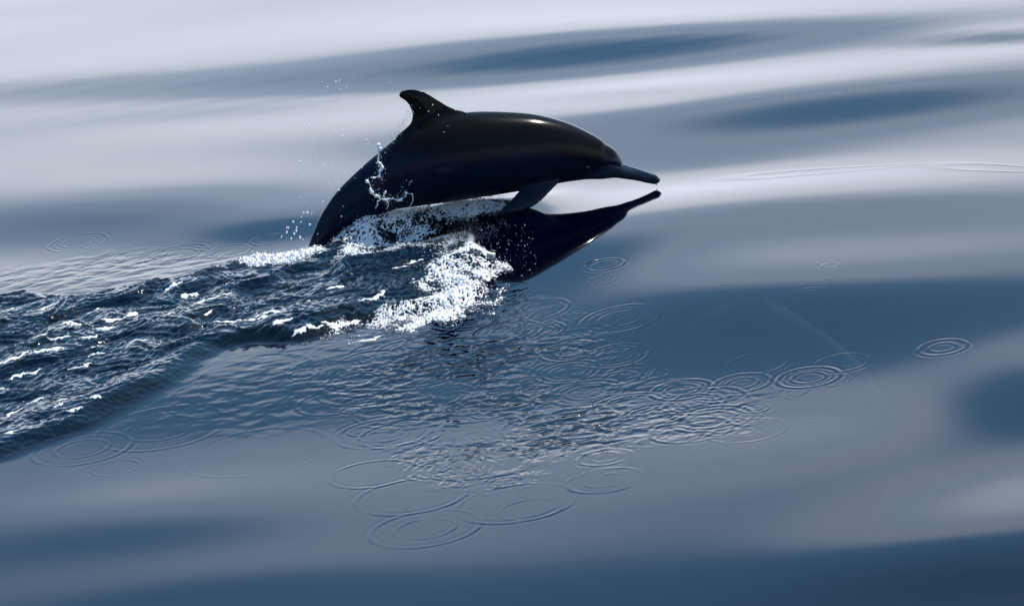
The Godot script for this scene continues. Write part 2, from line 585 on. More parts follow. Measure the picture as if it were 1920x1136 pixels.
func dolphin_mesh() -> ArrayMesh:
	var c := 0.006
	var x0 := -0.36
	var y0 := -0.58
	var z0 := -0.36
	var w := int((1.83 - x0) / c)
	var h := int((0.76 - y0) / c)
	var d := int(-2.0 * z0 / c) + 1
	# stations, interpolated
	var sx := PackedFloat32Array()
	var sy := PackedFloat32Array()
	var sn := PackedVector2Array()
	var sa := PackedFloat32Array()
	for k in SPINE.size() - 1:
		var p0: Array = SPINE[maxi(k - 1, 0)]
		var p1: Array = SPINE[k]
		var p2: Array = SPINE[k + 1]
		var p3: Array = SPINE[mini(k + 2, SPINE.size() - 1)]
		for q in 9:
			var t := q / 9.0
			sx.append(cubic_interpolate(p1[0], p2[0], p0[0], p3[0], t))
			sy.append(cubic_interpolate(p1[1], p2[1], p0[1], p3[1], t))
			var an := deg_to_rad(cubic_interpolate(p1[2], p2[2], p0[2], p3[2], t))
			sn.append(Vector2(sin(an), cos(an)))
			sa.append(maxf(0.003, cubic_interpolate(p1[3], p2[3], p0[3], p3[3], t)))
	var ns := sx.size()
	# even out the traced stations behind the head
	for pas in 12:
		for k in range(1, ns - 1):
			if sx[k] > 1.46 or k < 8:
				continue
			sx[k] = lerpf(sx[k], 0.5 * (sx[k - 1] + sx[k + 1]), 0.5)
			sy[k] = lerpf(sy[k], 0.5 * (sy[k - 1] + sy[k + 1]), 0.5)
			sa[k] = lerpf(sa[k], 0.5 * (sa[k - 1] + sa[k + 1]), 0.5)
			sn[k] = sn[k].lerp(0.5 * (sn[k - 1] + sn[k + 1]), 0.5).normalized()
	var fin := poly_points(FIN)
	var flip := poly_points(FLIPPER)
	var fluke := poly_points(FLUKE)
	var f := PackedFloat32Array()
	f.resize(w * h * d)
	f.fill(0.05)
	var zmax := PackedFloat32Array()
	zmax.resize(w * h)
	zmax.fill(0.0)
	# near flipper hangs steeply, the far one is swung out sideways
	var near_dir := Vector2(-cos(deg_to_rad(30.0)), sin(deg_to_rad(30.0)))
	var far_dir := Vector2(-cos(deg_to_rad(78.0)), -sin(deg_to_rad(78.0)))
	var tail_dir := Vector2(-0.13, -0.99).normalized()
	var tail_at := Vector2(-0.083, -0.345)
	for j in h:
		for i in w:
			var p := Vector2(x0 + i * c, y0 + j * c)
			# the body: nearest section line
			var best := 1e9
			var bs := -1
			var bv := 0.0
			for k in ns:
				var q := p - Vector2(sx[k], sy[k])
				if absf(q.x) > 0.35 or absf(q.y) > 0.35:
					continue
				var n := sn[k]
				var along := absf(q.x * n.y - q.y * n.x)
				var across := q.dot(n)
				if absf(across) > sa[k] * 1.5 + 0.03:
					continue
				if along < best:
					best = along
					bs = k
					bv = across
			var has := bs >= 0 and best < 0.05
			var a := 0.0
			var b := 0.0
			var tipd := 0.0
			if has:
				# between this section and the next, by the signed distances to both lines
				var q := p - Vector2(sx[bs], sy[bs])
				var al := q.x * sn[bs].y - q.y * sn[bs].x
				var o := clampi(bs + (1 if al > 0.0 else -1), 0, ns - 1)
				q = p - Vector2(sx[o], sy[o])
				var al2 := q.x * sn[o].y - q.y * sn[o].x
				var t := clampf(al / (al - al2), 0.0, 0.5) if absf(al - al2) > 1e-6 and o != bs else 0.0
				bv = lerpf(bv, q.dot(sn[o]), t)
				a = lerpf(sa[bs], sa[o], t)
				b = a * width_ratio(lerpf(sx[bs], sx[o], t))
				tipd = maxf(best - (0.0 if bs == ns - 1 else 0.012), 0.0)
			var has_fin := p.y > 0.40 and p.x > 0.42 and p.x < 0.9
			var df := -poly_sd(p, fin) if has_fin else 1.0
			if df > 0.04:
				has_fin = false
			var has_flip := p.x > 0.86 and p.x < 1.32 and p.y > -0.05 and p.y < 0.28
			var has_fluke := p.y < -0.24 and p.x < 0.1
			if not (has or has_fin or has_flip or has_fluke):
				continue
			var zm := 0.0
			if has and absf(bv) < a + 0.03:
				zm = b + 0.03
			if has_fin:
				zm = maxf(zm, 0.06)
			if has_flip:
				zm = 0.35
			if has_fluke:
				zm = 0.34
			if zm == 0.0:
				continue
			zmax[j * w + i] = zm
			var kz0 := maxi(0, int((-zm - z0) / c))
			var kz1 := mini(d - 1, int((zm - z0) / c) + 1)
			for k in range(kz0, kz1 + 1):
				var z := z0 + k * c
				var v := 0.05
				if has:
					var e := sqrt(bv * bv / (a * a) + z * z / (b * b))
					v = (e - 1.0) * minf(a, b) * (1.0 if e > 1.0 else 1.0) + tipd
					# the round forehead over the beak
					if p.x > 1.40 and p.x < 1.63 and p.y > 0.05:
						var mx := (p.x - 1.508) / 0.092
						var my := (p.y - 0.176) / 0.078
						var mz := z / 0.072
						v = smin(v, (sqrt(mx * mx + my * my + mz * mz) - 1.0) * 0.08, 0.028)
					# the crease of the mouth and the edge of the melon over the beak
					if p.x > 1.36 and p.x < 1.59 and e < 1.3:
						var ml := 0.172 - 0.55 * maxf(p.x - 1.535, 0.0) - 0.12 * maxf(1.45 - p.x, 0.0)
						var g := (p.y - ml) / 0.008
						v += 0.005 * exp(-g * g) * smoothstep(1.36, 1.42, p.x)
				if has_fin:
					var th := 0.0045 + 0.032 * (1.0 - exp(minf(df, 0.0) / 0.09))
					var g := maxf(df, absf(z) - th) if df > -0.004 else absf(z) - th
					v = smin(v, g, 0.04)
				if has_flip:
					for side in 2:
						var dir: Vector2 = near_dir if side == 0 else far_dir
						var q := Vector2(p.y - 0.16, z - (0.09 if side == 0 else -0.09))
						var off := absf(q.x * dir.y - q.y * dir.x)
						if off > 0.05:
							continue
						var fd := -poly_sd(Vector2(p.x, q.dot(dir)), flip)
						if fd > 0.04:
							continue
						var th := 0.004 + 0.016 * (1.0 - exp(minf(fd, 0.0) / 0.03))
						v = smin(v, maxf(fd, off - th), 0.02)
				if has_fluke:
					var q := p - tail_at
					var off := absf(q.x * tail_dir.y - q.y * tail_dir.x)
					if off < 0.05:
						var fd := -poly_sd(Vector2(q.dot(tail_dir), z), fluke)
						if fd < 0.04:
							v = smin(v, maxf(fd, off - (0.004 + 0.012 * (1.0 - exp(minf(fd, 0.0) / 0.03)))), 0.015)
				f[(j * w + i) * d + k] = v
	# surface nets
	var vid := {}
	var vs := PackedVector3Array()
	var nm := PackedVector3Array()
	var cs := PackedColorArray()
	var di := d
	var dj := w * d
	for j in h - 1:
		for i in w - 1:
			var zm := maxf(maxf(zmax[j * w + i], zmax[j * w + i + 1]), maxf(zmax[(j + 1) * w + i], zmax[(j + 1) * w + i + 1]))
			if zm == 0.0:
				continue
			var k0 := maxi(0, int((-zm - z0) / c) - 1)
			var k1 := mini(d - 2, int((zm - z0) / c) + 1)
			for k in range(k0, k1 + 1):
				var o := (j * w + i) * d + k
				var v0 := f[o]
				var v1 := f[o + di]
				var v2 := f[o + dj]
				var v3 := f[o + dj + di]
				var v4 := f[o + 1]
				var v5 := f[o + di + 1]
				var v6 := f[o + dj + 1]
				var v7 := f[o + dj + di + 1]
				var neg := int(v0 < 0) + int(v1 < 0) + int(v2 < 0) + int(v3 < 0) + int(v4 < 0) + int(v5 < 0) + int(v6 < 0) + int(v7 < 0)
				if neg == 0 or neg == 8:
					continue
				var s := Vector3.ZERO
				var n := 0
				# edges along x, y, z
				for e in [[v0, v1, 0, 0, 0, 0], [v2, v3, 0, 1, 0, 0], [v4, v5, 0, 0, 1, 0], [v6, v7, 0, 1, 1, 0], [v0, v2, 0, 0, 0, 1], [v1, v3, 1, 0, 0, 1], [v4, v6, 0, 0, 1, 1], [v5, v7, 1, 0, 1, 1], [v0, v4, 0, 0, 0, 2], [v1, v5, 1, 0, 0, 2], [v2, v6, 0, 1, 0, 2], [v3, v7, 1, 1, 0, 2]]:
					if (e[0] < 0) != (e[1] < 0):
						var t: float = e[0] / (e[0] - e[1])
						var p := Vector3(e[2], e[3], e[4])
						p[e[5]] += t
						s += p
						n += 1
				s /= n
				vid[o] = vs.size()
				var pos := Vector3(x0 + (i + s.x) * c, y0 + (j + s.y) * c, z0 + (k + s.z) * c)
				vs.append(pos)
				nm.append(Vector3(v1 + v3 + v5 + v7 - v0 - v2 - v4 - v6, v2 + v3 + v6 + v7 - v0 - v1 - v4 - v5, v4 + v5 + v6 + v7 - v0 - v1 - v2 - v3).normalized())
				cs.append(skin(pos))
	var idx := PackedInt32Array()
	for o in vid:
		var k: int = o % d
		var i: int = (o / d) % w
		var j: int = o / dj
		if i == 0 or j == 0 or k == 0:
			continue
		var s0 := f[o] < 0
		for axis in 3:
			var st: int = [di, dj, 1][axis]
			if s0 == (f[o + st] < 0):
				continue
			var u: int = [dj, 1, di][axis]
			var v: int = [1, di, dj][axis]
			if not (vid.has(o - u) and vid.has(o - v) and vid.has(o - u - v)):
				continue
			var q0: int = vid[o]
			var q1: int = vid[o - u]
			var q2: int = vid[o - u - v]
			var q3: int = vid[o - v]
			if s0:
				idx.append_array(PackedInt32Array([q0, q2, q1, q0, q3, q2]))
			else:
				idx.append_array(PackedInt32Array([q0, q1, q2, q0, q2, q3]))
	# a light smoothing of the vertices, to lose the lattice
	var sum := PackedVector3Array()
	var cnt := PackedInt32Array()
	for pas in 6:
		sum.resize(vs.size())
		cnt.resize(vs.size())
		sum.fill(Vector3.ZERO)
		cnt.fill(0)
		for t in range(0, idx.size(), 3):
			for e in 3:
				var a := idx[t + e]
				var b := idx[t + (e + 1) % 3]
				sum[a] += vs[b]
				cnt[a] += 1
		for k in vs.size():
			if cnt[k] > 0:
				vs[k] = vs[k].lerp(sum[k] / cnt[k], 0.5 if pas % 2 == 0 else -0.53)
	var acc := PackedVector3Array()
	acc.resize(vs.size())
	acc.fill(Vector3.ZERO)
	for t in range(0, idx.size(), 3):
		var fn := (vs[idx[t + 2]] - vs[idx[t]]).cross(vs[idx[t + 1]] - vs[idx[t]])
		acc[idx[t]] += fn
		acc[idx[t + 1]] += fn
		acc[idx[t + 2]] += fn
	for k in vs.size():
		if acc[k].length_squared() > 0.0:
			nm[k] = acc[k].normalized()
	var ar := []
	ar.resize(Mesh.ARRAY_MAX)
	ar[Mesh.ARRAY_VERTEX] = vs
	ar[Mesh.ARRAY_NORMAL] = nm
	ar[Mesh.ARRAY_COLOR] = cs
	ar[Mesh.ARRAY_INDEX] = idx
	var m := ArrayMesh.new()
	m.add_surface_from_arrays(Mesh.PRIMITIVE_TRIANGLES, ar)
	print("dolphin ", vs.size(), " vertices ", idx.size() / 3)
	return m


var skin_noise: FastNoiseLite


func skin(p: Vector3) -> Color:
	# slate cape, slightly paler flank and lower jaw; flank blue is painted-in water reflection
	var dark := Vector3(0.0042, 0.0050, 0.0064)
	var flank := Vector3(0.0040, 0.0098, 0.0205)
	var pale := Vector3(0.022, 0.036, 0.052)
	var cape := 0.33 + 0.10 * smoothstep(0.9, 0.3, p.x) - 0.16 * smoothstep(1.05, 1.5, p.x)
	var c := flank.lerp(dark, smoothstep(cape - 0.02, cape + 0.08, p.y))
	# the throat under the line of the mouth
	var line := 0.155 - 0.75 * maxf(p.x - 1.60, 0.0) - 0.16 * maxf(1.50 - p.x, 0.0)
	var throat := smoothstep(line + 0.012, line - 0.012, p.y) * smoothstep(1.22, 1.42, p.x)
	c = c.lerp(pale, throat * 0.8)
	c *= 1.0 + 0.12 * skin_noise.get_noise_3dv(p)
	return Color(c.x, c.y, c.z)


func build_dolphin() -> void:
	skin_noise = wave_noise(9.0, 3, 21)
	var m := dolphin_mesh()
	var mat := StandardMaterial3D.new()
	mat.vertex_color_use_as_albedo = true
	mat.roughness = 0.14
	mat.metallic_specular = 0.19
	var o := Node3D.new()
	o.name = numbered("dolphin")
	o.position = DOL
	o.rotation_degrees.y = YAW
	add_child(o)
	tag(o, "dark wet dolphin leaping just above the water with its curved fin raised", "dolphin")
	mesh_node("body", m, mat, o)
	var eye := SphereMesh.new()
	eye.radius = 0.011
	eye.height = 0.022
	eye.radial_segments = 16
	eye.rings = 8
	var em := StandardMaterial3D.new()
	em.albedo_color = lin(0.004, 0.004, 0.005)
	em.roughness = 0.05
	for s in [1, -1]:
		var e := mesh_node("eye", eye, em, o)
		e.position = Vector3(1.405, 0.185, 0.098 * s)
	# a second dolphin swims under the surface, to the right
	var sub := o.duplicate()
	sub.name = numbered("dolphin")
	sub.position = Vector3(1.61, -0.72, -0.06)
	sub.rotation_degrees = Vector3(0, 127, -14)
	add_child(sub)
	tag(sub, "second dolphin faintly seen swimming under the smooth water at the right", "dolphin")
	var pm := StandardMaterial3D.new()
	pm.albedo_color = lin(0.06, 0.085, 0.08)
	pm.roughness = 0.6
	(sub.get_node("body") as MeshInstance3D).material_override = pm


# ================================================================= foam and spray
const AIR := [0.211, 0.851, 0.204, 0.832, 0.162, 0.808, 0.259, 0.795, 0.236, 0.770, 0.163, 0.733, 0.100, 0.705, 0.093, 0.680, 0.029, 0.650, 0.050, 0.646, 0.260, 0.665, 0.242, 0.583, 0.181, 0.564, 0.194, 0.563, 0.311, 0.514, 0.316, 0.491, 0.130, 0.459, 0.263, 0.386, 0.088, 0.339, 0.098, 0.306, 0.131, 0.295, 0.141, 0.316, 0.147, 0.341, 0.172, 0.438, 0.070, 0.263, 0.042, 0.252, 0.084, 0.414, -0.033, 0.454, 0.178, 0.371, 0.130, 0.853, 0.272, 0.618, 0.005, 0.661, 0.157, 0.577, 0.243, 0.719, 0.489, 0.758, 0.268, 0.767, 0.056, 0.543, 0.128, 0.389, 0.064, 0.453, -0.052, 0.263]
const TAILDROPS := [-0.057, 0.199, -0.036, 0.192, -0.017, 0.187, -0.072, 0.181, -0.114, 0.157, -0.075, 0.147, -0.105, 0.135, -0.034, 0.129, -0.145, 0.134, -0.159, 0.120, -0.108, 0.115, -0.153, 0.138, -0.116, 0.092, -0.138, 0.076, -0.184, 0.092, -0.091, 0.071, -0.081, 0.061]
const FLANKDROPS := [0.617, 0.640, 0.643, 0.668, 0.665, 0.612, 0.704, 0.548, 0.681, 0.521, 0.699, 0.679, 0.371, 0.471, 0.104, 0.191, 0.120, 0.241, -0.027, 0.124, 0.746, 0.781, 0.747, 0.767, 0.201, 0.372]
# foam streaks in the wake: x, z, length
const STREAKS := [
	[-1.64, -1.00, 0.09], [-1.55, -0.88, 0.08], [-1.42, -0.66, 0.16], [-1.33, -0.28, 0.12], [-1.19, -0.16, 0.10], [-1.13, -0.23, 0.13], [-1.86, -0.58, 0.18], [-2.02, -0.80, 0.08], [-2.09, -0.57, 0.12], [-1.94, -0.39, 0.10],
	[-2.26, -0.37, 0.12], [-2.13, -0.30, 0.09], [-1.99, -0.24, 0.07], [-1.94, -0.11, 0.05], [-1.93, 0.01, 0.07], [-2.16, -0.13, 0.18], [-2.33, -0.09, 0.16], [-2.26, 0.11, 0.14], [-2.17, 0.53, 0.07], [-1.86, 0.76, 0.05],
	[-2.02, 0.58, 0.08], [-2.25, 0.65, 0.07], [-2.04, 0.79, 0.05], [-1.95, 0.88, 0.07], [-2.22, 1.07, 0.04], [-2.34, 0.27, 0.05], [-2.26, -0.91, 0.09], [-2.44, -1.00, 0.07], [-1.62, -0.47, 0.05], [-2.00, 0.13, 0.10],
	[-0.82, -0.55, 0.08], [-0.51, -0.75, 0.09], [-0.44, -0.82, 0.10], [-0.79, 0.04, 0.16], [-0.95, 0.10, 0.13], [-0.66, 0.29, 0.10], [-1.06, -0.02, 0.10], [-0.64, -0.25, 0.13], [-1.74, -0.08, 0.07],
]

var foam_mat: StandardMaterial3D
var drop_mat: StandardMaterial3D
var blob_v := PackedVector3Array()
var blob_i := PackedInt32Array()
var patchy: FastNoiseLite
var bubbly: FastNoiseLite
var lacy: FastNoiseLite
var thin_mat: StandardMaterial3D


func make_blob() -> void:
	# a small rounded lump: an icosahedron split once
	var t := (1.0 + sqrt(5.0)) / 2.0
	for v in [[-1, t, 0], [1, t, 0], [-1, -t, 0], [1, -t, 0], [0, -1, t], [0, 1, t], [0, -1, -t], [0, 1, -t], [t, 0, -1], [t, 0, 1], [-t, 0, -1], [-t, 0, 1]]:
		blob_v.append(Vector3(v[0], v[1], v[2]).normalized())
	var f := [0, 11, 5, 0, 5, 1, 0, 1, 7, 0, 7, 10, 0, 10, 11, 1, 5, 9, 5, 11, 4, 11, 10, 2, 10, 7, 6, 7, 1, 8, 3, 9, 4, 3, 4, 2, 3, 2, 6, 3, 6, 8, 3, 8, 9, 4, 9, 5, 2, 4, 11, 6, 2, 10, 8, 6, 7, 9, 8, 1]
	var mids := {}
	for k in range(0, f.size(), 3):
		var m := []
		for e in 3:
			var a: int = f[k + e]
			var b: int = f[k + (e + 1) % 3]
			var key := Vector2i(mini(a, b), maxi(a, b))
			if not mids.has(key):
				mids[key] = blob_v.size()
				blob_v.append((blob_v[a] + blob_v[b]).normalized())
			m.append(mids[key])
		for q in [[f[k], m[0], m[2]], [f[k + 1], m[1], m[0]], [f[k + 2], m[2], m[1]], [m[0], m[1], m[2]]]:
			blob_i.append_array(PackedInt32Array([q[0], q[2], q[1]]))


func blob_mesh() -> ArrayMesh:
	var a := []
	a.resize(Mesh.ARRAY_MAX)
	a[Mesh.ARRAY_VERTEX] = blob_v
	a[Mesh.ARRAY_NORMAL] = blob_v
	a[Mesh.ARRAY_INDEX] = blob_i
	var m := ArrayMesh.new()
	m.add_surface_from_arrays(Mesh.PRIMITIVE_TRIANGLES, a)
	return m


func random_turn() -> Basis:
	return Basis(Vector3(rng.randfn(), rng.randfn(), rng.randfn() + 0.001).normalized(), rng.randf() * TAU)


# joined lumps: each item is [position, scale basis]
func joined_blobs(items: Array) -> ArrayMesh:
	var vs := PackedVector3Array()
	var ns := PackedVector3Array()
	var idx := PackedInt32Array()
	for it in items:
		var at: Vector3 = it[0]
		var b: Basis = it[1]
		var nb := b.inverse().transposed()
		var o := vs.size()
		for v in blob_v:
			vs.append(at + b * v)
			ns.append((nb * v).normalized())
		for i in blob_i:
			idx.append(o + i)
	var a := []
	a.resize(Mesh.ARRAY_MAX)
	a[Mesh.ARRAY_VERTEX] = vs
	a[Mesh.ARRAY_NORMAL] = ns
	a[Mesh.ARRAY_INDEX] = idx
	var m := ArrayMesh.new()
	m.add_surface_from_arrays(Mesh.PRIMITIVE_TRIANGLES, a)
	return m


func many(called: String, items: Array, tints: PackedColorArray, mat: Material, parent: Node = self) -> MultiMeshInstance3D:
	var mm := MultiMesh.new()
	mm.transform_format = MultiMesh.TRANSFORM_3D
	mm.use_colors = true
	mm.mesh = blob
	mm.instance_count = items.size()
	for k in items.size():
		mm.set_instance_transform(k, Transform3D(items[k][1], items[k][0]))
		mm.set_instance_color(k, tints[k])
	var o := MultiMeshInstance3D.new()
	o.name = numbered(called) if parent == self else called
	o.multimesh = mm
	o.material_override = mat
	parent.add_child(o, true)
	o.set_meta("kind", "stuff")
	return o


var blob: ArrayMesh


func tint() -> Color:
	var v := rng.randf_range(0.7, 1.0)
	return Color(v * 0.97, v * 0.985, v)


func lump(r: float, flat := 0.7) -> Basis:
	return Basis.from_scale(Vector3(1.0, flat, 1.0) * r) * Basis.from_scale(Vector3(rng.randf_range(0.7, 1.3), rng.randf_range(0.7, 1.3), rng.randf_range(0.7, 1.3))) * random_turn()


# a sheet of foam: a fine relief over the water wherever the density is above zero, torn open elsewhere
func foam_sheet(x0: float, z0: float, w: int, h: int, st: float, dens: PackedFloat32Array, thick: float, one_piece: bool) -> ArrayMesh:
	var use := PackedByteArray()
	use.resize(w * h)
	var cells: Array[int] = []
	for j in h - 1:
		for i in w - 1:
			var k := j * w + i
			var c := int(dens[k] > 0.0) + int(dens[k + 1] > 0.0) + int(dens[k + w] > 0.0) + int(dens[k + w + 1] > 0.0)
			if c >= 2:
				use[k] = 1
				cells.append(k)
	if one_piece:
		# only the largest connected piece stays
		var seen := PackedByteArray()
		seen.resize(w * h)
		var best: Array[int] = []
		for k in cells:
			if seen[k]:
				continue
			var part: Array[int] = [k]
			seen[k] = 1
			var at := 0
			while at < part.size():
				var c := part[at]
				at += 1
				for n in [c - 1, c + 1, c - w, c + w]:
					if n >= 0 and n < w * h and use[n] and not seen[n]:
						seen[n] = 1
						part.append(n)
			if part.size() > best.size():
				best = part
		cells = best
	var id := {}
	var vs := PackedVector3Array()
	var idx := PackedInt32Array()
	for k in cells:
		var q := []
		for c in [k, k + 1, k + w, k + w + 1]:
			if not id.has(c):
				id[c] = vs.size()
				var x: float = x0 + (c % w) * st
				var z: float = z0 + (c / w) * st
				var d := dens[c]
				var up := -0.004
				if d > 0.0:
					var cell := bubbly.get_noise_2d(x, z)
					up = thick * (1.0 - exp(-d * 1.4)) * (0.75 - 0.16 * cell + 0.7 * patchy.get_noise_2d(x * 2.0, z * 2.0))
				vs.append(Vector3(x + rng.randf_range(-0.3, 0.3) * st, water_h(x, z) + up, z + rng.randf_range(-0.3, 0.3) * st))
			q.append(id[c])
		idx.append_array(PackedInt32Array([q[0], q[1], q[2], q[1], q[3], q[2]]))
	var ns := PackedVector3Array()
	ns.resize(vs.size())
	ns.fill(Vector3.ZERO)
	for t in range(0, idx.size(), 3):
		var fn := (vs[idx[t + 2]] - vs[idx[t]]).cross(vs[idx[t + 1]] - vs[idx[t]])
		for e in 3:
			ns[idx[t + e]] += fn
	for k in ns.size():
		ns[k] = ns[k].normalized()
	var a := []
	a.resize(Mesh.ARRAY_MAX)
	a[Mesh.ARRAY_VERTEX] = vs
	a[Mesh.ARRAY_NORMAL] = ns
	a[Mesh.ARRAY_INDEX] = idx
	var m := ArrayMesh.new()
	m.add_surface_from_arrays(Mesh.PRIMITIVE_TRIANGLES, a)
	return m


# density of foam over a field: lace and clumps, fading towards the edge
func foam_density(f: Field, st: float, cover: float, edge: float, slant := 0.0) -> Array:
	var w := int((f.x1 - f.x0) / st)
	var h := int((f.z1 - f.z0) / st)
	var d := PackedFloat32Array()
	d.resize(w * h)
	for j in h:
		for i in w:
			var x := f.x0 + i * st
			var z := f.z0 + j * st
			var sd := f.at(x, z)
			if sd < -edge:
				d[j * w + i] = -1.0
				continue
			var lace := 0.30 - absf(lacy.get_noise_2d(x, z * 0.8 + x * slant)) * 2.3 + 0.3 * lacy.get_noise_2d(x * 2.1 + 3.0, z * 1.8)
			var clump := patchy.get_noise_2d(x * 0.6 + 40.0, z * 0.5) * 1.1
			d[j * w + i] = lace + clump + cover + clampf(sd / edge, -1.0, 1.0) * 0.45
	return [w, h, d]


# a foam mass: the sheet, and loose bubbles of froth on and around it
func froth(called: String, label: String, f: Field, cover: float, thick: float, count: int, edge: float, mat: Material, slant := 0.0) -> void:
	var o := Node3D.new()
	o.name = numbered(called)
	add_child(o)
	tag(o, label, "foam", "", "stuff")
	var g := foam_density(f, 0.0036, cover, edge, slant)
	mesh_node("foam_sheet", foam_sheet(f.x0, f.z0, g[0], g[1], 0.0036, g[2], thick, false), mat, o).set_meta("kind", "stuff")
	var items := []
	var tints := PackedColorArray()
	var tries := 0
	while items.size() < count and tries < count * 30:
		tries += 1
		var i := rng.randi_range(1, g[0] - 2)
		var j := rng.randi_range(1, g[1] - 2)
		var d: float = g[2][j * g[0] + i]
		if d < -0.35 or (d < 0.0 and rng.randf() > 0.25):
			continue
		var x := f.x0 + i * 0.0036
		var z := f.z0 + j * 0.0036
		var r := 0.0005 + 0.0030 * pow(rng.randf(), 7.0)
		var up := thick * (1.0 - exp(-maxf(d, 0.0) * 1.4)) * 0.8 + 0.022 * pow(rng.randf(), 6.0)
		items.append([Vector3(x, water_h(x, z) + r * 0.3 + up, z), lump(r)])
		tints.append(tint())
	many("froth", items, tints, foam_mat, o)


func local(x: float, y: float, off: float) -> Vector3:
	return DOL + Basis(Vector3.UP, deg_to_rad(YAW)) * Vector3(x, y, off)


# a rope of water through points [x, y, off, radius] in the dolphin's frame
func rope(pts: Array, beads: float) -> Array:
	var items := []
	for k in pts.size() - 1:
		var p: Array = pts[k]
		var q: Array = pts[k + 1]
		var a := local(p[0], p[1], p[2])
		var b := local(q[0], q[1], q[2])
		var n := int(a.distance_to(b) / (0.22 * (p[3] + q[3]) * 0.5)) + 1
		for i in n:
			var t := float(i) / n
			var at := a.lerp(b, t)
			at += 0.012 * Vector3(patchy.get_noise_3d(at.x * 2.0, at.y * 2.0, 1.0), patchy.get_noise_3d(at.x * 2.0, at.y * 2.0, 9.0), 0.0)
			var r: float = 0.66 * lerpf(p[3], q[3], t) * clampf(0.9 + beads * 2.6 * patchy.get_noise_3d(at.x * 2.6, at.y * 2.6, 30.0), 0.35, 1.5)
			if rng.randf() < 0.14:
				var sr: float = r * rng.randf_range(0.15, 0.5)
				items.append([a.lerp(b, t) + Vector3(rng.randfn(), rng.randfn(), rng.randfn()) * lerpf(p[3], q[3], t) * 0.9, lump(maxf(sr, 0.0007), 1.0)])
			items.append([at + Vector3(rng.randfn(), rng.randfn(), rng.randfn()) * r * 0.25, lump(r, 1.0)])
	return items


